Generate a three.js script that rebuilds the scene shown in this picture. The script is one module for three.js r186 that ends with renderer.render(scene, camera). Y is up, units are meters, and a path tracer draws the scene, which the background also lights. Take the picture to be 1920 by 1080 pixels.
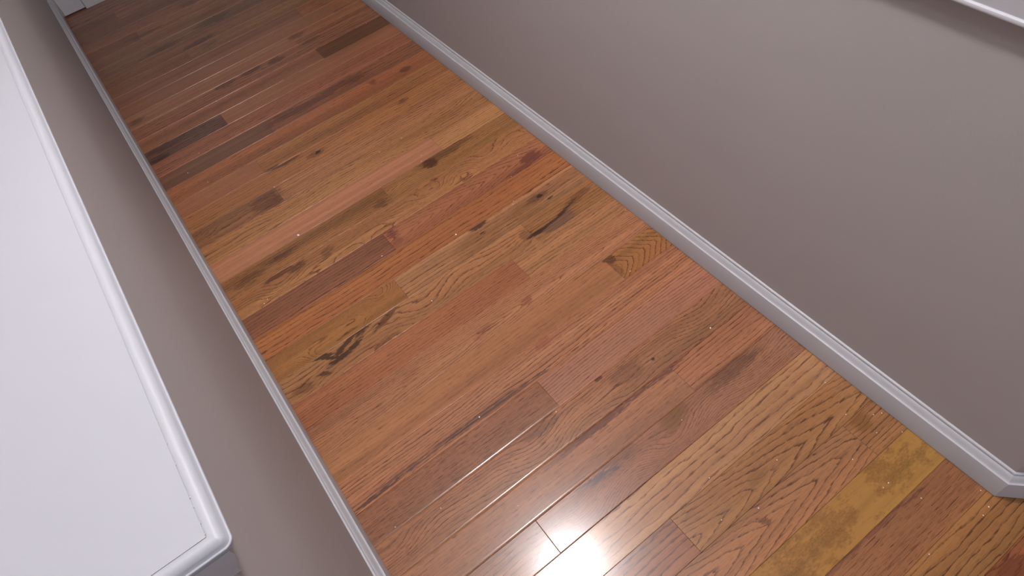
import * as THREE from 'three';
import { toCreasedNormals, mergeGeometries } from 'three/addons/utils/BufferGeometryUtils.js';
import { RoundedBoxGeometry } from 'three/addons/geometries/RoundedBoxGeometry.js';

// ---------------------------------------------------------------- camera, light, exposure
// Plan coordinates used below: s = metres along the hall (away from the camera), a = metres across it (to the right), h = height.
const P = (a, h, s) => new THREE.Vector3(a, h, -s);
const scene = new THREE.Scene();
scene.background = new THREE.Color(0x000000);
const camera = new THREE.PerspectiveCamera(46.671, 16 / 9, 0.02, 40);
camera.position.copy(P(0, 1.3555, 0));
camera.up.set(0.54726537, 0.58543242, -0.59813836);
camera.lookAt(P(0.25681977, 1.3555 - 0.79764162, 0.54572104));
scene.add(camera);
const renderer = new THREE.WebGLRenderer({ antialias: true });
renderer.toneMapping = THREE.LinearToneMapping;
renderer.toneMappingExposure = 1.03;
renderer.shadowMap.enabled = true;
// ceiling lamps, the last pair added as fill: across, along, candela, kelvin-like tint (built with their fittings at the end)
const LAMPS = [
  { name: 'ceiling_light', a: 0.345, s: 0.84, power: 10.5, tint: 0xfdf8fb, label: 'round frosted glass ceiling light over the oak hallway' },
  { name: 'ceiling_light', a: 3.8, s: 2.8, power: 7, tint: 0xfdf8fb, label: 'round frosted glass ceiling light over the room beyond the right half wall', soft: 11 },
  { name: 'ceiling_light', a: 0.1, s: -2.1, power: 8, tint: 0xe6ecff, label: 'added fill light behind the camera, shaped as a round frosted glass ceiling light over the landing' },  // unseen fill lamp, added to brighten the end faces and angled wall
  { name: 'ceiling_light', a: -1.7, s: 0.6, power: 3.2, tint: 0xfdf8fb, label: 'added fill light shaped as a round frosted glass ceiling light over the stairwell beyond the left half wall' },  // unseen fill lamp, added to light the right wall from the left
];

// ---------------------------------------------------------------- helpers
let seed = 7;
const rnd = () => { seed = (seed * 1664525 + 1013904223) >>> 0; return seed / 4294967296; };
const rr = (a, b) => a + (b - a) * rnd();
const NT = 256, lattice = new Float32Array(NT * NT);
for (let i = 0; i < NT * NT; i++) lattice[i] = rnd();
function vn(x, y) {                                    // value noise 0..1
  const xf = Math.floor(x), yf = Math.floor(y);
  let tx = x - xf, ty = y - yf;
  tx = tx * tx * (3 - 2 * tx); ty = ty * ty * (3 - 2 * ty);
  const x0 = xf & 255, x1 = (x0 + 1) & 255, y0 = (yf & 255) << 8, y1 = ((yf + 1) & 255) << 8;
  const p = lattice[y0 + x0], q = lattice[y0 + x1], r = lattice[y1 + x0], t = lattice[y1 + x1];
  return p + (q - p) * tx + (r - p + (p - q - r + t) * tx) * ty;
}
const ss = (a, b, x) => { x = (x - a) / (b - a); x = x < 0 ? 0 : x > 1 ? 1 : x; return x * x * (3 - 2 * x); };
const used = {};
function numbered(name) { const n = used[name] = (used[name] ?? -1) + 1; return n ? name + '_' + String(n).padStart(3, '0') : name; }
function shade(o) { o.traverse((m) => { if (m.isMesh) { m.castShadow = true; m.receiveShadow = true; } }); return o; }
function struct(o, name, label, category) { o.name = name; o.userData = { kind: 'structure', label, category }; scene.add(o); shade(o); return o; }
function part(geometry, material, name, parent, label) {
  const m = new THREE.Mesh(geometry, material); m.name = name; if (label) m.userData.label = label;
  parent.add(m); shade(m); return m;
}
function boxGeo(a0, a1, h0, h1, s0, s1) {              // box with uv in metres
  const g = new THREE.BoxGeometry(a1 - a0, h1 - h0, s1 - s0);
  g.translate((a0 + a1) / 2, (h0 + h1) / 2, -(s0 + s1) / 2);
  metreUV(g); return g;
}
function metreUV(g) {
  const p = g.attributes.position, n = g.attributes.normal, uv = new Float32Array(p.count * 2);
  for (let i = 0; i < p.count; i++) {
    const x = p.getX(i), y = p.getY(i), z = p.getZ(i), ax = Math.abs(n.getX(i)), ay = Math.abs(n.getY(i)), az = Math.abs(n.getZ(i));
    if (ax >= ay && ax >= az) { uv[2 * i] = z; uv[2 * i + 1] = y; } else if (ay >= az) { uv[2 * i] = x; uv[2 * i + 1] = z; } else { uv[2 * i] = x; uv[2 * i + 1] = y; }
  }
  g.setAttribute('uv', new THREE.BufferAttribute(uv, 2));
}
// sweeps a profile [[inset, height], ...] along rows of plan points; at(e, row) gives the plan point [a, s] for inset e
function sweep(profile, rows, at, crease = 0.6, caps = true) {
  const n = profile.length, pos = [], idx = [];
  for (let r = 0; r < rows; r++) for (const [e, h] of profile) { const [a, s] = at(e, r); pos.push(a, h, -s); }
  for (let r = 0; r < rows - 1; r++) for (let i = 0; i < n; i++) {
    const j = (i + 1) % n, A = r * n + i, B = r * n + j, C = A + n, D = B + n;
    idx.push(A, C, B, B, C, D);
  }
  if (caps) {
    const tri = THREE.ShapeUtils.triangulateShape(profile.map(([x, y]) => new THREE.Vector2(x, y)), []);
    const o = (rows - 1) * n;
    for (const [p, q, t] of tri) { idx.push(p, q, t); idx.push(o + p, o + t, o + q); }
  }
  let g = new THREE.BufferGeometry();
  g.setAttribute('position', new THREE.Float32BufferAttribute(pos, 3)); g.setIndex(idx);
  // orient outward
  const vol = signedVolume(pos, idx); if (vol < 0) { for (let i = 0; i < idx.length; i += 3) { const t = idx[i + 1]; idx[i + 1] = idx[i + 2]; idx[i + 2] = t; } g.setIndex(idx); }
  g.scale(1000, 1000, 1000); g = toCreasedNormals(g, crease); g.scale(0.001, 0.001, 0.001); metreUV(g); return g;
}
function signedVolume(p, f) {
  let v = 0;
  for (let i = 0; i < f.length; i += 3) {
    const a = f[i] * 3, b = f[i + 1] * 3, c = f[i + 2] * 3;
    v += p[a] * (p[b + 1] * p[c + 2] - p[b + 2] * p[c + 1]) - p[a + 1] * (p[b] * p[c + 2] - p[b + 2] * p[c]) + p[a + 2] * (p[b] * p[c + 1] - p[b + 1] * p[c]);
  }
  return v;
}

// ---------------------------------------------------------------- paint
const paintTex = (() => {                              // roller stipple, 512 px = 0.25 m
  const N = 512, d = new Uint8Array(N * N);
  for (let y = 0; y < N; y++) for (let x = 0; x < N; x++) {
    const w = (f) => { const k = f / N; return vn((x * k) % f + 0.01, (y * k) % f + 0.01); };
    d[y * N + x] = 255 * (0.55 * w(128) + 0.3 * w(64) + 0.15 * w(32));
  }
  const t = new THREE.DataTexture(d, N, N, THREE.RedFormat); t.wrapS = t.wrapT = THREE.RepeatWrapping; t.repeat.set(4, 4);
  t.magFilter = THREE.LinearFilter; t.needsUpdate = true; return t;
})();
const M = {
  wall: new THREE.MeshStandardMaterial({ color: new THREE.Color(0.348, 0.322, 0.314), roughness: 0.62, bumpMap: paintTex, bumpScale: 0.00012 }),
  white: new THREE.MeshStandardMaterial({ color: new THREE.Color(0.41, 0.405, 0.42), roughness: 0.5 }),
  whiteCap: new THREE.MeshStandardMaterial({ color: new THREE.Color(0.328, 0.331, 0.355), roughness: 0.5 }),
  ceiling: new THREE.MeshStandardMaterial({ color: new THREE.Color(0.75, 0.75, 0.74), roughness: 0.9 }),
  sub: new THREE.MeshStandardMaterial({ color: new THREE.Color(0.035, 0.018, 0.010), roughness: 0.8 }),
  metal: new THREE.MeshStandardMaterial({ color: new THREE.Color(0.6, 0.58, 0.55), roughness: 0.3, metalness: 1 }),
};

// ---------------------------------------------------------------- oak strip floor
const FLOOR_A0 = -0.175, FLOOR_A1 = 1.02, K0 = -3, K1 = 42;
const seam = (k) => -0.0672688 + 0.0824870 * k - 8.8276e-6 * k * k;
const ROWS = 13, TW = 2048, SH = 157, TH = 2048;       // 13 strips to a texture
// grain: t = s straight, c cathedral, f figured, m mottled, p plain; n rings; d cathedral direction; q pores; r ring tone
const G = (c, t, o = {}) => ({ c, t, ...o });
const strips = {};
const S = (k, joints, ...planks) => { strips[k] = { joints, planks }; };
S(-3, [], G([138, 84, 46], 's', { n: 9 }));
S(-2, [], G([150, 82, 42], 's', { n: 7 }));
S(-1, [], G([146, 94, 46], 's', { n: 6, q: 0.8 }));
S(0, [], G([150, 94, 56], 'p', { n: 8, q: 1.0 }));
S(1, [], G([150, 103, 40], 'm', { n: 5, q: 0.15, blot: 1 }));
S(2, [0.737], G([164, 106, 64], 'c', { u0: 0.477, vc: 0.5, len: 0.066, A: 7.5, r: 1.15 }), G([150, 96, 52], 's', { n: 9, q: 0.9 }));
S(3, [0.337], G([140, 78, 48], 's', { n: 6 }), G([164, 106, 56], 'c', { u0: 0.41, vc: 0.3, len: 0.085, A: 7, r: 1.0 }));
S(4, [], G([174, 118, 74], 's', { n: 5, r: 1.0, q: 0.8 }));
S(5, [0.127], G([158, 104, 76], 's', { n: 8 }), G([148, 92, 64], 'f', { n: 17, w: 0.42, wf: 4, q: 1.1, r: 1.1 }));
S(6, [0.572], G([162, 104, 70], 'p', { n: 10, q: 0.9 }), G([158, 94, 62], 's', { n: 8 }));
S(7, [], G([150, 94, 60], 'f', { n: 9, w: 0.35, wf: 4, q: 1.2 }));
S(8, [0.322], G([136, 84, 56], 'p', { n: 10, q: 1.35 }), G([172, 108, 82], 's', { n: 11, q: 0.7 }));
S(9, [], G([174, 110, 74], 's', { n: 10, r: 1.1, q: 1.0 }));
S(10, [0.665], G([168, 106, 66], 'p', { n: 7, q: 0.6 }), G([158, 98, 50], 'c', { u0: 0.69, vc: 0.5, len: 0.019, A: 6, r: 1.25, q: 0.5 }));
S(11, [], G([174, 110, 74], 'c', { u0: 0.1, vc: 0.36, len: 0.11, A: 15, r: 1.1 }));
S(12, [0.491], G([162, 94, 60], 's', { n: 11, q: 1.1 }), G([168, 110, 70], 's', { n: 8 }));
S(13, [0.582], G([168, 112, 70], 'f', { n: 7, w: 0.5, wf: 4 }), G([152, 98, 56], 's', { n: 9 }));
S(14, [0.217], G([150, 94, 48], 'f', { n: 15, w: 0.8, wf: 5, q: 0.8 }), G([172, 116, 76], 's', { n: 7, q: 0.9 }));
S(15, [], G([170, 98, 54], 's', { n: 6, r: 1.2 }));
S(16, [0.275], G([128, 76, 54], 's', { n: 8, q: 0.9 }), G([164, 96, 64], 'c', { u0: 0.36, vc: 0.5, len: 0.05, A: 10, r: 1.0 }));
S(17, [], G([170, 110, 66], 'f', { n: 8, w: 0.55, wf: 5 }));
S(18, [0.364], G([150, 98, 56], 's', { n: 10, q: 1.2 }), G([156, 102, 56], 'f', { n: 9, w: 0.35, wf: 3, r: 1.2 }));
S(19, [0.59], G([178, 114, 82], 'p', { n: 6, q: 0.35 }), G([182, 120, 74], 's', { n: 9, q: 0.8 }));
S(20, [], G([166, 110, 66], 'f', { n: 8, w: 0.45, wf: 3.5, r: 1.1 }));
S(21, [0.115], G([148, 94, 60], 'f', { n: 7, w: 0.4, wf: 4 }), G([168, 110, 70], 's', { n: 9 }));
S(22, [], G([166, 104, 60], 's', { n: 7, q: 0.8 }));
S(23, [0.119], G([160, 100, 66], 'p', { n: 8, q: 0.5 }), G([168, 106, 60], 's', { n: 7 }));
S(24, [], G([160, 92, 56], 'f', { n: 8, w: 0.3, wf: 2.5 }));
S(25, [0.224], G([110, 70, 52], 'p', { n: 5, q: 0.15 }), G([146, 88, 60], 's', { n: 6, r: 1.3 }));
S(26, [], G([160, 94, 68], 's', { n: 8, r: 1.1 }));
S(27, [0.119], G([98, 66, 54], 's', { n: 6, r: 1.5, q: 1.1 }), G([162, 98, 68], 'p', { n: 5, q: 0.3 }));
S(28, [0.54], G([152, 92, 62], 's', { n: 8, q: 1.0 }), G([88, 52, 32], 'p', { n: 6, q: 0.5 }));
S(29, [], G([150, 92, 64], 's', { n: 5, r: 1.2 }));
S(30, [0.508], G([156, 100, 70], 'p', { n: 6, q: 0.5 }), G([158, 96, 64], 's', { n: 6 }));
S(31, [0.71], G([150, 96, 66], 'p', { n: 6, q: 0.4 }), G([156, 94, 60], 's', { n: 7 }));
S(32, [0.61], G([128, 80, 58], 'p', { n: 5, q: 0.4 }), G([160, 96, 62], 's', { n: 6 }));
S(33, [0.16], G([138, 88, 58], 's', { n: 6 }), G([146, 98, 62], 'f', { n: 6, w: 0.4, wf: 3 }));
S(34, [], G([132, 84, 58], 's', { n: 7, r: 1.2 }));
S(35, [0.33], G([130, 86, 62], 's', { n: 6 }), G([122, 82, 58], 's', { n: 7, r: 1.3 }));
S(36, [], G([136, 90, 64], 'f', { n: 6, w: 0.3, wf: 3 }));
S(37, [0.05], G([120, 74, 52], 's', { n: 7 }), G([140, 94, 66], 's', { n: 6 }));
S(38, [0.42], G([138, 88, 62], 'p', { n: 6 }), G([144, 94, 64], 's', { n: 5 }));
S(39, [], G([126, 78, 54], 's', { n: 7, r: 1.2 }));
S(40, [0.02], G([118, 72, 52], 's', { n: 6 }), G([138, 90, 64], 'p', { n: 6 }));
S(41, [], G([132, 84, 60], 's', { n: 7 }));
// marks in the wood: strip, across 0..1, metres across the hall, half length (m), half width (0..1), depth, colour (sRGB), slant
const FL = [60, 38, 25], SM = [52, 37, 32], DK = [58, 30, 18], BK = [44, 24, 17], OL = [96, 62, 22], BL = [62, 50, 56], PU = [92, 46, 40];
const marks = [
  [22, 0.49, 0.29, 0.012, 0.10, 0.95, BK], [22, 0.49, 0.282, 0.035, 0.2, 0.45, DK], [23, 0.0, 0.15, 0.035, 0.1, 0.8, DK], [22, 0.98, 0.185, 0.045, 0.14, 0.7, DK],
  [14, 0.56, 0.684, 0.008, 0.09, 0.95, BK], [14, 0.55, 0.677, 0.03, 0.3, 0.5, DK], [14, 0.57, 0.489, 0.012, 0.06, 0.9, BK], [14, 0.95, 0.494, 0.03, 0.13, 0.8, BK], [14, 0.35, 0.46, 0.07, 0.4, 0.32, OL],
  [14, 0.25, 0.70, 0.012, 0.05, 0.85, BK], [14, 0.8, 0.73, 0.006, 0.04, 0.8, BK], [14, 0.35, 0.62, 0.06, 0.35, 0.35, OL],
  [13, 0.31, 0.60, 0.035, 0.07, 0.9, BK, 0.25], [13, 0.36, 0.655, 0.045, 0.05, 0.85, BK, 1.2], [13, 0.52, 0.715, 0.045, 0.06, 0.8, BK, 3.2], [13, 0.2, 0.66, 0.06, 0.2, 0.5, BL, 1], [13, 0.62, 0.75, 0.05, 0.16, 0.45, DK, 2], [13, 0.5, 0.57, 0.015, 0.16, 0.4, DK],
  [13, 0.93, -0.045, 0.03, 0.09, 0.9, FL, -5], [13, 0.72, -0.028, 0.03, 0.08, 0.92, FL, -9], [13, 0.50, -0.005, 0.045, 0.10, 0.95, FL, 0.6], [13, 0.60, 0.035, 0.035, 0.10, 0.92, FL, 5], [13, 0.82, 0.018, 0.035, 0.09, 0.9, FL, 4],
  [13, 0.93, 0.075, 0.03, 0.10, 0.85, FL, 4], [13, 0.74, 0.125, 0.035, 0.10, 0.7, DK, 3], [13, 0.88, 0.15, 0.03, 0.09, 0.65, DK, 3], [13, 0.35, -0.06, 0.02, 0.1, 0.8, DK, -6], [13, 0.3, -0.12, 0.03, 0.2, 0.4, DK], [13, 0.55, 0.15, 0.02, 0.07, 0.6, DK],
  [18, 0.72, 0.529, 0.022, 0.22, 0.85, DK], [18, 0.85, 0.60, 0.10, 0.22, 0.5, DK], [18, 0.25, 0.33, 0.03, 0.2, 0.6, DK], [18, 0.55, 0.30, 0.09, 0.5, 0.35, OL], [18, 0.6, 0.02, 0.05, 0.15, 0.6, DK], [18, 0.4, -0.1, 0.06, 0.2, 0.5, DK],
  [7, 0.44, 0.558, 0.004, 0.04, 0.85, BK], [7, 0.95, 0.432, 0.010, 0.07, 0.75, DK], [7, 0.55, 0.49, 0.04, 0.3, 0.35, DK], [7, 0.9, 0.25, 0.05, 0.35, 0.35, DK],
  [5, 0.80, 0.493, 0.035, 0.25, 0.7, OL], [5, 0.8, 0.285, 0.07, 0.11, 0.75, BL, -1.2], [5, 0.9, 0.66, 0.08, 0.3, 0.45, DK], [5, 0.9, 0.35, 0.05, 0.2, 0.4, DK],
  [10, 0.92, 0.676, 0.014, 0.22, 0.7, DK], [10, 0.5, 0.672, 0.008, 0.3, 0.35, DK],
  [-2, 0.72, 0.735, 0.03, 0.3, 0.6, [78, 32, 18]], [-2, 0.75, 0.71, 0.05, 0.45, 0.35, [96, 46, 22]], [2, 0.78, 0.77, 0.022, 0.2, 0.6, OL],
  [21, 0.45, 0.10, 0.012, 0.4, 0.6, DK, 0], [21, 0.5, 0.075, 0.05, 0.5, 0.5, DK], [21, 0.7, 0.04, 0.02, 0.1, 0.5, DK],
  [16, 0.82, 0.297, 0.022, 0.3, 0.8, PU], [16, 0.3, 0.29, 0.02, 0.25, 0.4, PU], [16, 0.26, 0.765, 0.035, 0.3, 0.8, PU], [16, 0.08, 0.72, 0.045, 0.14, 0.65, PU],
  [9, 0.15, 0.10, 0.26, 0.028, 0.8, SM], [9, 0.22, 0.02, 0.2, 0.03, 0.65, SM], [9, 0.10, 0.30, 0.16, 0.03, 0.6, DK], [9, 0.10, -0.10, 0.1, 0.04, 0.8, SM], [9, 0.18, 0.08, 0.24, 0.10, 0.35, DK], [9, 0.85, 0.395, 0.02, 0.14, 0.35, [120, 50, 34]],
  [6, 0.90, 0.44, 0.17, 0.12, 0.75, [72, 36, 28]], [6, 0.93, 0.53, 0.06, 0.14, 0.5, [74, 40, 36]], [6, 0.9, 0.27, 0.07, 0.12, 0.5, [84, 46, 36]],
  [0, 0.98, 0.60, 0.14, 0.07, 0.5, [86, 44, 40]], [0, 0.9, 0.72, 0.03, 0.05, 0.5, DK],
  [3, 0.42, 0.53, 0.025, 0.15, 0.5, OL], [2, 0.62, 0.47, 0.012, 0.10, 0.6, DK, -6],
  [11, 0.55, 0.10, 0.03, 0.10, 0.3, [110, 56, 42], 2], [11, 0.34, 0.30, 0.03, 0.12, 0.35, [110, 56, 42], 1], [11, 0.36, 0.44, 0.02, 0.12, 0.7, [110, 56, 42], 1],
  [17, 0.75, 0.03, 0.03, 0.2, 0.65, DK, 1], [17, 0.9, -0.02, 0.05, 0.14, 0.7, DK], [17, 0.6, 0.12, 0.02, 0.2, 0.4, DK, 4],
  [27, 0.15, -0.13, 0.04, 0.2, 0.7, BK], [27, 0.8, -0.05, 0.12, 0.2, 0.5, BK], [25, 0.6, 0.40, 0.20, 0.3, 0.6, [70, 42, 34]],
  [29, 0.7, 0.40, 0.03, 0.3, 0.6, DK], [29, 0.85, 0.31, 0.04, 0.18, 0.6, DK, 1], [29, 0.85, 0.55, 0.05, 0.12, 0.55, DK], [29, 0.9, 0.20, 0.04, 0.3, 0.5, DK], [30, 0.8, 0.53, 0.03, 0.3, 0.5, DK], [30, 0.4, -0.13, 0.03, 0.2, 0.6, DK],
  [36, 0.3, 0.33, 0.06, 0.3, 0.5, OL], [35, 0.6, 0.32, 0.07, 0.3, 0.5, [52, 40, 26]], [34, 0.3, 0.22, 0.06, 0.2, 0.55, DK], [35, 0.3, 0.1, 0.08, 0.2, 0.5, DK], [33, 0.55, 0.25, 0.04, 0.2, 0.5, [60, 50, 34]], [37, 0.4, 0.06, 0.08, 0.2, 0.5, DK], [38, 0.3, 0.3, 0.05, 0.3, 0.4, DK], [24, 0.4, 0.72, 0.02, 0.2, 0.6, DK], [24, 0.7, 0.6, 0.015, 0.2, 0.5, DK], [22, 0.7, 0.62, 0.02, 0.15, 0.55, DK],
];
const texel = (FLOOR_A1 - FLOOR_A0) / TW;
const lin = (v) => { v /= 255; return v <= 0.04045 ? v / 12.92 : Math.pow((v + 0.055) / 1.055, 2.4); };
const MEAN = [160, 103, 65], TONE = [0.81, 0.915, 0.98];
const enc = new Uint8Array(4096);
for (let i = 0; i < 4096; i++) { const v = i / 4095; enc[i] = Math.round(255 * (v <= 0.0031308 ? v * 12.92 : 1.055 * Math.pow(v, 1 / 2.4) - 0.055)); }
const floorMats = [];
for (let tex = 0; tex * ROWS + K0 < K1; tex++) {
  const col = new Uint8Array(TW * TH * 4), bmp = new Uint8Array(TW * TH).fill(255);
  for (let row = 0; row < ROWS; row++) {
    const k = K0 + tex * ROWS + row; if (k >= K1) break;
    const st = strips[k], mk = marks.filter((m) => m[0] === k);
    for (let pl = 0; pl < st.planks.length; pl++) {
      const p = st.planks[pl], id = k * 7.31 + pl * 3.77 + 40, n = p.n ?? 7, q = p.q ?? 1, ring = p.r ?? 1, w = p.w ?? 0.12, wf = p.wf ?? 1.6;
      const uA = pl ? st.joints[pl - 1] : FLOOR_A0, uB = pl < st.joints.length ? st.joints[pl] : FLOOR_A1;
      const x0 = Math.max(0, Math.round((uA - FLOOR_A0) / texel)), x1 = Math.min(TW, Math.round((uB - FLOOR_A0) / texel));
      const cc = p.c.map((x, i) => MEAN[i] + (x - MEAN[i]) * 0.72), bc = [lin(cc[0]) * TONE[0], lin(cc[1]) * TONE[1], lin(cc[2]) * TONE[2]], dc = [bc[0] * 0.30, bc[1] * 0.22, bc[2] * 0.20];
      const slope = (vn(id, 3.3) - 0.5) * 0.35;
      for (let y = 0; y < SH; y++) {
        const v = (y + 0.5) / SH, m = v * 0.0825;
        for (let x = x0; x < x1; x++) {
          const u = FLOOR_A0 + (x + 0.5) * texel;
          const wob = vn(u * wf * 2 + id, v * 1.6 + id * 1.7) - 0.5, wob2 = vn(u * 14 + id * 2, v * 5 + id) - 0.5, wob3 = vn(u * 55 + id, m * 420 + id * 3) - 0.5;
          let phi;
          if (p.t === 'c') phi = p.A * Math.pow(Math.abs(v - p.vc), 1.3) + (u - p.u0) / p.len + wob * 0.9 + wob2 * 0.5;
          else phi = n * (v + u * slope + w * 1.3 * wob) + wob2 * 0.55;
          phi += wob3 * 0.22;
          // marks bend the rings round them and stain the wood
          let stain = 0, sr = 0, sg = 0, sb = 0;
          for (let i = 0; i < mk.length; i++) {
            const f = mk[i], du = u - f[2]; if (du > f[3] * 2.2 || du < -f[3] * 2.2) continue;
            const dv = (v - f[1] - (f[7] ?? 0) * du) / f[4], e = du / f[3];
            const r2 = e * e + dv * dv; if (r2 > 3.2) continue;
            const soft = f[6] === OL, edge = r2 + (soft ? wob2 * 1.3 + wob3 : wob2 * 1.4 + wob3 * 1.3 + 0.9 * (vn(u * 150 + id, m * 900) - 0.5));
            const g = f[5] * (soft ? 1 - ss(0.1, 1.9, edge) : 0.75 * (1 - ss(0.55, 1.15, edge)) + 0.25 * (1 - ss(0.2, 2.2, edge)));
            phi += 0.9 * f[5] * Math.exp(-r2 * 1.5) * (f[4] > 0.08 ? 1 : 0.4);
            if (g > stain) { stain = g; sr = f[6][0]; sg = f[6][1]; sb = f[6][2]; }
          }
          const fr = phi - Math.floor(phi);
          const ri = Math.floor(phi), amp = 0.3 + 1.3 * vn(ri * 7.7 + id, u * 2 + id), lw = 0.055 + 0.13 * vn(ri * 3.1 + id, 9.5);   // rings differ
          const f0 = fr / lw, early = Math.exp(-f0 * f0) + ss(0.955, 1, fr), band = 1 - fr;
          const brk = vn(u * 46 + id * 5 + wob2 * 2, m * 620 + id * 9), dash = vn(u * 62 + id * 5 + wob2, m * 1750 + id * 9), dash2 = vn(u * 210 + id, m * 1500 + id * 4);
          let dark;
          if (p.t === 'm') {
            const b = vn(u * 15 + id, v * 2.2) * 0.42 + vn(u * 60 + id, v * 8) * 0.33 + vn(u * 190 + id, m * 420) * 0.25;
            dark = 0.36 * ss(0.40, 0.66, b) * (0.5 + 1.0 * vn(u * 330, m * 800)) + 0.10 * early;
          } else if (p.t === 'p') {
            dark = 0.85 * q * ss(0.60, 0.76, dash) * (0.5 + 0.7 * early) + 0.16 * early * ring * amp + 0.08 * band;
          } else {
            dark = ring * amp * 0.95 * early * (0.22 + 0.5 * ss(0.22, 0.55, brk) + 0.42 * ss(0.3, 0.6, dash2)) + 0.50 * q * ss(0.63, 0.80, dash) * (0.3 + 0.8 * band) + 0.10 * band * ring;
          }
          dark += 0.10 * q * ss(0.62, 0.85, dash2);
          if (dark > 1) dark = 1;
          let tone = 1 + 0.26 * (vn(u * 2.6 + id, v * 1.4 + id * 2) - 0.5) + 0.36 * (vn(u * 1.1 + id * 3, v * 6.5) - 0.5) + 0.10 * (vn(u * 34 + id, m * 900) - 0.5);
          const red = 1 + 0.12 * (vn(u * 1.9 + id * 4, v * 2 + id) - 0.5);
          let R = (bc[0] + (dc[0] - bc[0]) * dark) * tone, g = (bc[1] + (dc[1] - bc[1]) * dark) * tone / red, B = (bc[2] + (dc[2] - bc[2]) * dark) * tone * (2 - red);
          if (stain > 0) { const s1 = stain; R += (lin(sr) - R) * s1; g += (lin(sg) - g) * s1; B += (lin(sb) - B) * s1; }
          const o = (row * SH + y) * TW + x;
          col[o * 4] = enc[Math.min(4095, R * 4095) | 0]; col[o * 4 + 1] = enc[Math.min(4095, g * 4095) | 0]; col[o * 4 + 2] = enc[Math.min(4095, B * 4095) | 0]; col[o * 4 + 3] = 255;
          bmp[o] = 255 * (1 - 0.75 * Math.min(1, dark * 1.1));
        }
      }
    }
  }
  const map = new THREE.DataTexture(col, TW, TH); map.colorSpace = THREE.SRGBColorSpace; map.magFilter = THREE.LinearFilter; map.wrapS = THREE.RepeatWrapping; map.needsUpdate = true;
  const bump = new THREE.DataTexture(bmp, TW, TH, THREE.RedFormat); bump.magFilter = THREE.LinearFilter; bump.wrapS = THREE.RepeatWrapping; bump.needsUpdate = true;
  floorMats.push(new THREE.MeshPhysicalMaterial({ map, bumpMap: bump, bumpScale: 0.00007, roughness: 0.45, specularIntensity: 0.35, clearcoat: 0.62, clearcoatRoughness: 0.2 }));
}
const GAP = 0.00018;
function plankGeo(k, uA, uB, w0, w1, ease) {                 // one strip with eased edges; local origin at its centre, top at 0
  const wide = k > 5 && k < 9, BV = (wide ? 0.0042 : 0.0014) * ease, BH = (wide ? 0.0006 : 0.00095) * ease, cu = (uA + uB) / 2, cs = (w0 + w1) / 2, row = (k - K0) % ROWS;
  const su = [uA + GAP, uA + GAP + 0.0009, uB - GAP - 0.0009, uB - GAP];
  const sv = [w0 + GAP, w0 + GAP, w0 + GAP + BV * 0.38, w0 + GAP + BV, w1 - GAP - BV, w1 - GAP - BV * 0.38, w1 - GAP, w1 - GAP];
  const pos = [], nor = [], uv = [], idx = [];
  for (let j = 0; j < sv.length; j++) for (let i = 0; i < su.length; i++) {
    const dv = Math.min(sv[j] - w0 - GAP, w1 - GAP - sv[j]), b = dv < BV ? BH * (1 - dv / BV) ** 2 : 0;
    let gs = dv < BV ? 2 * BH / BV * (1 - dv / BV) : 0; if (sv[j] < cs) gs = -gs;          // slope along s
    const end = i === 0 || i === 3, gu = end ? (i ? 0.7 : -0.7) : 0;
    const skirt = j === 0 || j === sv.length - 1;
    pos.push(su[i] - cu, skirt ? -0.006 : -b - (end ? 0.0004 : 0), -(sv[j] - cs));
    if (skirt) nor.push(0, 0, j ? -1 : 1); else { const l = Math.hypot(1, gs, gu); nor.push(gu / l, 1 / l, -gs / l); }
    uv.push((su[i] - FLOOR_A0) / (FLOOR_A1 - FLOOR_A0), (row + (sv[j] - w0) / (w1 - w0) * 0.99 + 0.005) * SH / TH);
  }
  const nu = su.length;
  for (let j = 0; j < sv.length - 1; j++) for (let i = 0; i < nu - 1; i++) { const A = j * nu + i; idx.push(A, A + 1, A + nu, A + 1, A + nu + 1, A + nu); }
  const g = new THREE.BufferGeometry();
  g.setAttribute('position', new THREE.Float32BufferAttribute(pos, 3)); g.setAttribute('normal', new THREE.Float32BufferAttribute(nor, 3)); g.setAttribute('uv', new THREE.Float32BufferAttribute(uv, 2)); g.setIndex(idx);
  return [g, cu, cs];
}
const RIGHT_BASE = 0.8255, LEFT_BASE = -0.1633, BT = 0.0165, END_S = 3.466;
const floor = struct(new THREE.Mesh(boxGeo(-2.3, 4.3, -0.12, -0.003, -3.1, 3.6), M.sub), 'floor', 'hardwood floor of glossy reddish brown oak strips laid across the hallway', 'floor');
for (let k = K0; k < K1; k++) {
  const st = strips[k], s0 = seam(k), s1 = k === K1 - 1 ? END_S + 0.05 : seam(k + 1);
  const uL = s1 < 0.31 ? FLOOR_A0 + 0.0 : FLOOR_A0, ends = [uL, ...st.joints, s1 < -0.06 ? FLOOR_A1 : RIGHT_BASE + 0.012];
  for (let i = 0; i < ends.length - 1; i++) {
    const [g, cu, cs] = plankGeo(k, ends[i], ends[i + 1], s0, s1, (k > 4 && k < 9) || k > 26 ? rr(0.8, 1.4) : rr(0.25, 0.75));
    const m = part(g, floorMats[Math.floor((k - K0) / ROWS)], numbered('plank'), floor);
    m.position.set(cu, rr(-0.00015, 0.00015), -cs); m.rotation.x = rr(-1, 1) * 0.0022; m.rotation.z = rr(-1, 1) * 0.0006;
  }
}

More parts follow.
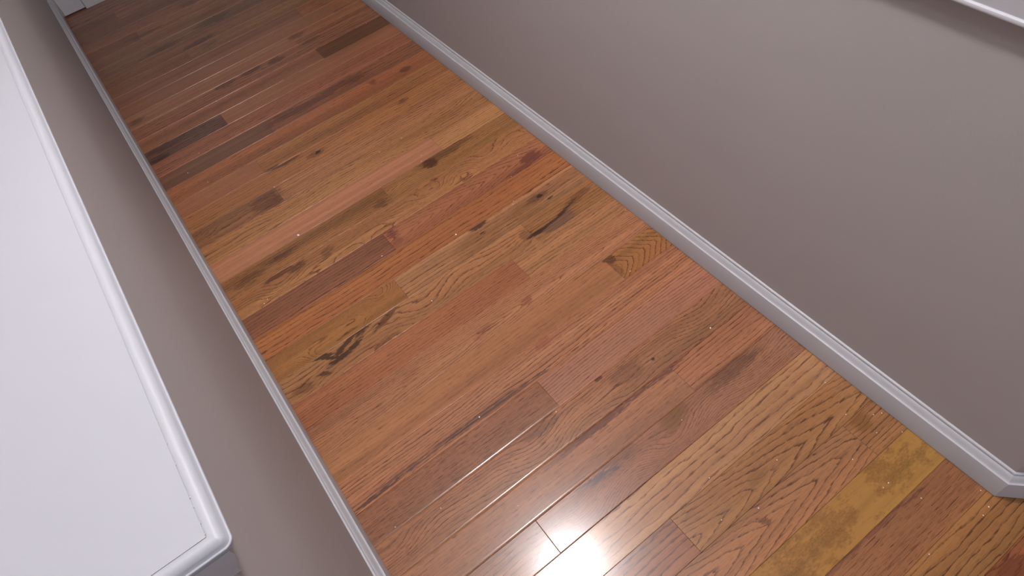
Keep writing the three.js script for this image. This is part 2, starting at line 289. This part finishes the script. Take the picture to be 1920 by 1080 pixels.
// the same floor carries on over the landing, outside the picture
for (let k = -12; k < 4; k++) {
  const s0 = seam(k), s1 = seam(k + 1), row = ((k + 12) % 12) + K0;
  const runs = k >= K0 ? (s1 < -0.06 ? [[-1.3, FLOOR_A0], [FLOOR_A1, 1.7]] : [[-1.3, FLOOR_A0]]) : [[-1.3, 1.7]];
  for (const [r0, r1] of runs) {
    let u = r0;
    while (u < r1 - 0.001) {
      let e = u + rr(0.45, 0.9); if (r1 - e < 0.25) e = r1;
      const [g, cu, cs] = plankGeo(row, u, e, s0, s1, 0.6);
      const m = part(g, floorMats[0], numbered('plank'), floor); m.position.set(cu, rr(-0.00015, 0.00015), -cs); u = e;
    }
  }
}

for (const [a0, a1, s0] of [[-2.3, -0.312, 0.33], [1.0, 4.3, 0.0]])   // the rooms beyond the half walls
  part(boxGeo(a0, a1, -0.003, 0, s0, END_S), new THREE.MeshStandardMaterial({ color: new THREE.Color(0.30, 0.13, 0.055), roughness: 0.4 }), 'side_room_floor', floor);

// ---------------------------------------------------------------- half walls, baseboards, caps
const WALL_L = LEFT_BASE - BT, WALL_R = RIGHT_BASE + BT, L_END = 0.3125;
struct(new THREE.Mesh(boxGeo(WALL_L - 0.13, WALL_L, 0.0006, 0.82, L_END, END_S), M.wall), 'wall_left', 'greige painted half wall along the left side of the hallway', 'wall');
// the right half wall bends outward by 45 degrees at its corner; corner(e) is the bend of a line e behind the baseboard's face
const CORNER_S = -0.0805, K45 = Math.SQRT1_2, MIT = Math.tan(Math.PI / 8);
const bend = (e) => [RIGHT_BASE + e, CORNER_S + MIT * e], out = ([a, s], d) => [a + K45 * d, s - K45 * d];
function prism(points, h0, h1) {
  const g = new THREE.ExtrudeGeometry(new THREE.Shape(points.map(([a, s]) => new THREE.Vector2(a, s))), { depth: h1 - h0, bevelEnabled: false });
  g.rotateX(-Math.PI / 2); g.translate(0, h0, 0); metreUV(g); return g;
}
const ARM = 1.1, WT = BT + 0.13;
struct(new THREE.Mesh(prism([[WALL_R, END_S], bend(BT), out(bend(BT), ARM), out(bend(WT), ARM), bend(WT), [RIGHT_BASE + WT, END_S]], 0.0006, 0.927), M.wall), 'wall_right', 'greige painted half wall along the right side of the hallway, bending outward at its corner', 'wall');
// colonial base: [depth behind the front face, height]
const BASE = [[BT, 0.0012], [0.0006, 0.0012], [0, 0.002], [0, 0.0605], [0.0006, 0.0616], [0.0026, 0.0622], [0.0034, 0.0628], [0.0048, 0.0652], [0.0066, 0.0690], [0.0086, 0.0727], [0.0106, 0.0752], [0.0122, 0.0762], [0.0128, 0.0762], [0.0126, 0.0776], [0.0119, 0.0790], [0.0120, 0.0806], [0.0130, 0.0822], [0.0148, 0.0832], [BT, 0.0835]];
struct(new THREE.Mesh(sweep(BASE, 2, (e, r) => [LEFT_BASE - e, r ? END_S : L_END - BT + e], 0.5), M.white), 'baseboard_left', 'white moulded baseboard along the foot of the left half wall', 'baseboard');
struct(new THREE.Mesh(sweep(BASE, 2, (e, r) => r ? [RIGHT_BASE + e, END_S] : bend(e), 0.5), M.white), 'baseboard_right', 'white moulded baseboard along the foot of the right half wall, mitred at its corner', 'baseboard');
struct(new THREE.Mesh(sweep(BASE, 2, (e, r) => r ? out(bend(e), ARM) : bend(e), 0.5), M.white), 'baseboard_corner', 'white moulded baseboard on the angled stretch of wall past the corner', 'baseboard');
struct(new THREE.Mesh(sweep(BASE, 2, (e, r) => [r ? WALL_L - 0.13 : LEFT_BASE - e, L_END - BT + e], 0.5), M.white), 'baseboard_end', 'short white baseboard return round the end of the left half wall', 'baseboard');

// cap: top panel, nosing with a small lip, bed moulding below; dir = -1 for a cap whose hall edge faces +a
const NOSE = [[0.0170, -0.0007], [0.0150, -0.0006], [0.0146, 0.0006], [0.0132, 0.0009], [0.0100, 0.0006], [0.0070, -0.0004], [0.0048, -0.0020], [0.0032, -0.0042], [0.0022, -0.0066], [0.0016, -0.0072], [0.0005, -0.0074], [0.0, -0.0080], [0.0, -0.0108], [0.0012, -0.0120], [0.0040, -0.0125], [0.0040, -0.018], [0.0150, -0.018]];
const BED = [[0.0095, -0.018], [0.0095, -0.026], [0.0105, -0.031], [0.0128, -0.038], [0.0160, -0.047], [0.0198, -0.056], [0.0205, -0.059], [0.0205, -0.0635], [0.030, -0.0635], [0.030, -0.018]];
const lift = (pr, top) => pr.map(([e, h]) => [e, h + top]);
{
  const o = struct(new THREE.Group(), 'trim_1', 'wide glossy white wooden ledge capping the left half wall', 'ledge');
  const edge = -0.1535, endS = 0.3045, top = 0.8415, width = 0.36, R0 = 0.009, N = 8;
  const path = (ke) => (e, r) => {                      // far end, arc round the hall corner, then along the end of the wall
    if (r === 0) return [edge - e, END_S];
    if (r === N + 2) return [edge - width, endS + e * ke];
    const th = (r - 1) / N * Math.PI / 2, rad = R0 - e;
    if (rad > 0) return [edge - R0 + rad * Math.cos(th), endS + ke * (R0 - rad * Math.sin(th))];
    return [edge - e, endS + e * ke];
  };
  part(boxGeo(edge - width, edge - 0.0158, top - 0.018, top, endS + 0.0158, END_S), M.whiteCap, 'top_panel', o);
  part(sweep(lift(NOSE, top), N + 3, path(1), 0.5), M.whiteCap, 'nosing', o, 'rounded white edge moulding of the ledge');
  part(sweep(lift(BED, top), N + 3, path(0.30), 0.5), M.white, 'bed_moulding', o);
}
{ // dried caulk left in the joint of the left ledge
  const caulk = new THREE.MeshStandardMaterial({ color: new THREE.Color(0.36, 0.34, 0.29), roughness: 0.35 }), ledge = scene.getObjectByName('trim_1');
  for (const [a, st, l] of [[-0.1692, 0.4435, 2.6], [-0.1694, 0.452, 1.6], [-0.1690, 0.425, 1.2], [-0.1688, 0.40, 1.5], [-0.1688, 0.362, 1.0], [-0.1688, 0.352, 1.4], [-0.1690, 0.335, 1.2], [-0.1692, 0.3235, 1.3]]) {
    const b = part(new THREE.SphereGeometry(0.00075, 10, 8), caulk, 'caulk_bead', ledge, 'small off-white bead of dried caulk'); b.position.copy(P(a, 0.8415, st)); b.scale.set(1, 0.5, l * 1.4);
  }
}
{ // deep fascia with a beaded foot and a flat top over the right half wall
  const o = struct(new THREE.Group(), 'trim_2', 'white wooden fascia and ledge capping the right half wall, above its own shadow', 'ledge');
  const off = 0.8265 - RIGHT_BASE, foot = 0.8335, w = 0.165;
  const FASCIA = [[0.030, 0.0], [0.0022, 0.0], [0.0006, 0.0006], [0.0, 0.002], [0.0, 0.0042], [0.0006, 0.0060], [0.0020, 0.0070], [0.0030, 0.0074], [0.0034, 0.0080], [0.0034, 0.094], [0.030, 0.094]];
  const LEDGE = [[0.0034, 0.0], [-0.003, 0.001], [-0.006, 0.004], [-0.007, 0.009], [-0.006, 0.014], [-0.003, 0.017], [0.001, 0.018], [w + 0.007, 0.018], [w + 0.007, 0.0]];
  const path = (e, r) => r === 0 ? [RIGHT_BASE + off + e, END_S] : r === 1 ? bend(off + e) : out(bend(off + e), ARM);
  part(sweep(lift(FASCIA, foot), 3, path, 0.5), M.white, 'fascia', o, 'white fascia board with a small bead along its foot');
  part(sweep(lift(LEDGE, foot + 0.094), 3, path, 0.5), M.whiteCap, 'top_panel', o);
}

// ---------------------------------------------------------------- the rest of the room
struct(new THREE.Mesh(boxGeo(-2.3, 4.3, -0.003, 2.44, END_S, END_S + 0.12), M.wall), 'wall_far', 'greige wall across the far end of the hallway', 'wall');
struct(new THREE.Mesh(boxGeo(-2.3, 4.3, -0.003, 2.44, -3.1, -2.98), M.wall), 'wall_near', 'greige wall behind the camera', 'wall');
struct(new THREE.Mesh(boxGeo(-2.42, -2.3, -0.003, 2.44, -3.1, 3.6), M.wall), 'wall_stairwell', 'greige wall beyond the left half wall', 'wall');
struct(new THREE.Mesh(boxGeo(4.3, 4.42, -0.003, 2.44, -3.1, 3.6), M.wall), 'wall_room', 'greige wall beyond the right half wall', 'wall');
struct(new THREE.Mesh(boxGeo(-2.42, 4.42, 2.44, 2.56, -3.1, 3.6), M.ceiling), 'ceiling', 'flat white ceiling over hallway and rooms', 'ceiling');
{ // white door in its casing at the far end
  const d = struct(new THREE.Group(), 'door_1', 'white door in a white casing at the far end of the hallway', 'door');
  part(boxGeo(-0.155, -0.066, 0.006, 2.1, END_S - 0.016, END_S), M.white, 'casing', d);
  part(boxGeo(0.70, 0.789, 0.006, 2.1, END_S - 0.016, END_S), M.white, 'casing', d);
  part(boxGeo(-0.155, 0.789, 2.1, 2.19, END_S - 0.016, END_S), M.white, 'casing', d);
  const slab = part(boxGeo(-0.063, 0.697, 0.0005, 2.098, END_S - 0.022, END_S), M.white, 'door_slab', d);
  for (const [a0, a1] of [[0.03, 0.28], [0.35, 0.60]]) for (const [h0, h1] of [[0.22, 0.95], [1.12, 1.95]])
    part(new RoundedBoxGeometry(a1 - a0, h1 - h0, 0.008, 2, 0.003).translate((a0 + a1) / 2, (h0 + h1) / 2, -(END_S - 0.023)), M.white, 'raised_panel', slab);
  part(new THREE.SphereGeometry(0.028, 20, 14).translate(0.64, 0.95, -(END_S - 0.075)), M.metal, 'knob', slab, 'round brushed metal door knob');
}

// ---------------------------------------------------------------- ceiling lamps and added fill lamps
for (const L of LAMPS) {
  const g = new THREE.Group(); g.name = numbered(L.name); g.position.copy(P(L.a, 2.44, L.s));
  g.userData = { label: L.label, category: 'ceiling light' }; scene.add(g);
  part(new THREE.LatheGeometry([[0, 0], [0.17, 0], [0.172, -0.008], [0.168, -0.022], [0.15, -0.024], [0, -0.024]].map(([x, y]) => new THREE.Vector2(x, y)), 40), M.metal, 'mounting_plate', g);
  const bowl = new THREE.MeshStandardMaterial({ color: 0xffffff, roughness: 0.4, emissive: new THREE.Color(L.tint), emissiveIntensity: 3 });
  part(new THREE.LatheGeometry([[0.15, -0.024], [0.152, -0.05], [0.135, -0.085], [0.09, -0.112], [0.04, -0.122], [0, -0.124]].map(([x, y]) => new THREE.Vector2(x, y)), 40), bowl, 'glass_bowl', g, 'glowing frosted glass bowl');
  const pl = new THREE.PointLight(L.tint, L.power, 0, 2); pl.position.set(0, -0.14, 0); pl.castShadow = true; pl.shadow.radius = L.soft ?? 4; pl.name = 'lamp_glow'; g.add(pl);
}

// ---------------------------------------------------------------- small white flecks left on the floor
const flecks = [[0.761, 2.312], [0.317, 2.647], [-0.014, 2.088], [-0.077, 2.021], [0.136, 2.314], [0.523, 1.64], [0.527, 1.524], [0.439, 1.636], [0.739, 1.309], [0.673, 1.251], [0.513, 1.501], [-0.041, 1.926], [0.087, 1.501, 3.2], [0.115, 1.742, 1.5], [0.429, 1.179, 2.4], [0.234, 1.259, 1.4], [0.619, 1.168], [0.611, 1.16], [0.82, 0.927], [-0.092, 1.341, 1.3], [-0.079, 1.348], [0.258, 1.035, 1.5], [0.69, 0.766, 1.2], [0.168, 0.688, 1.8], [0.308, 0.586, 1.2], [0.501, 0.397], [0.762, 0.192], [0.802, 0.157], [0.817, 0.149], [0.79, 0.265], [0.812, 0.099], [0.453, 0.272], [0.481, 0.171, 1.3], [0.582, 0.214], [0.705, 0.052, 1.3], [0.69, 0.052], [0.693, 0.123], [0.774, 0.129], [-0.012, 0.571], [-0.108, 0.599], [0.117, 0.473], [0.41, 0.199], [0.801, -0.086, 1.3], [0.78, -0.089], [0.818, -0.06], [0.725, -0.003], [0.648, -0.072], [0.713, 0.519, 1.8]];
const fleckMat = new THREE.MeshStandardMaterial({ color: new THREE.Color(0.82, 0.8, 0.76), roughness: 0.6 });
const fleckShapes = [0, 1, 2].map((i) => {
  const g = new THREE.IcosahedronGeometry(0.00085, 1), p = g.attributes.position;
  for (let j = 0; j < p.count; j++) { const n = 0.6 + 0.8 * vn(p.getX(j) * 1500 + i * 9 + 50, p.getZ(j) * 1500 + p.getY(j) * 900 + 50); p.setXYZ(j, p.getX(j) * n * 1.4, Math.max(-0.0004, p.getY(j) * n * 0.6), p.getZ(j) * n); }
  g.translate(0, 0.0004, 0); g.computeVertexNormals(); return g;
});
const OWN = {
  '0.087,1.501': 'largest white chip on the floor, lying on a plain pinkish oak plank',
  '0.429,1.179': 'oblong white chip on the long orange brown oak plank',
  '0.168,0.688': 'white fleck beside the black streak in a salmon oak plank',
  '0.713,0.519': 'round white fleck on a brown plank with a small knot',
};
for (let i = 0; i < flecks.length; i++) {
  const [a, s, size = 1] = flecks[i];
  const own = OWN[a + ',' + s], m = new THREE.Mesh(fleckShapes[i % 3], fleckMat); m.name = numbered('paint_fleck'); m.position.copy(P(a, 0.0001, s)); m.rotation.y = rr(0, 6.28); m.scale.setScalar(size * 0.9);
  m.userData = own ? { label: own, category: 'fleck' } : a > 0.79 ? { label: 'tiny white fleck on the oak floor close to the right baseboard', category: 'fleck', group: 'white flecks by the right baseboard' } : { label: 'tiny white fleck lying out on the oak strip floor', category: 'fleck', group: 'white flecks out on the floor' }; scene.add(m); shade(m);
}
renderer.render(scene, camera);
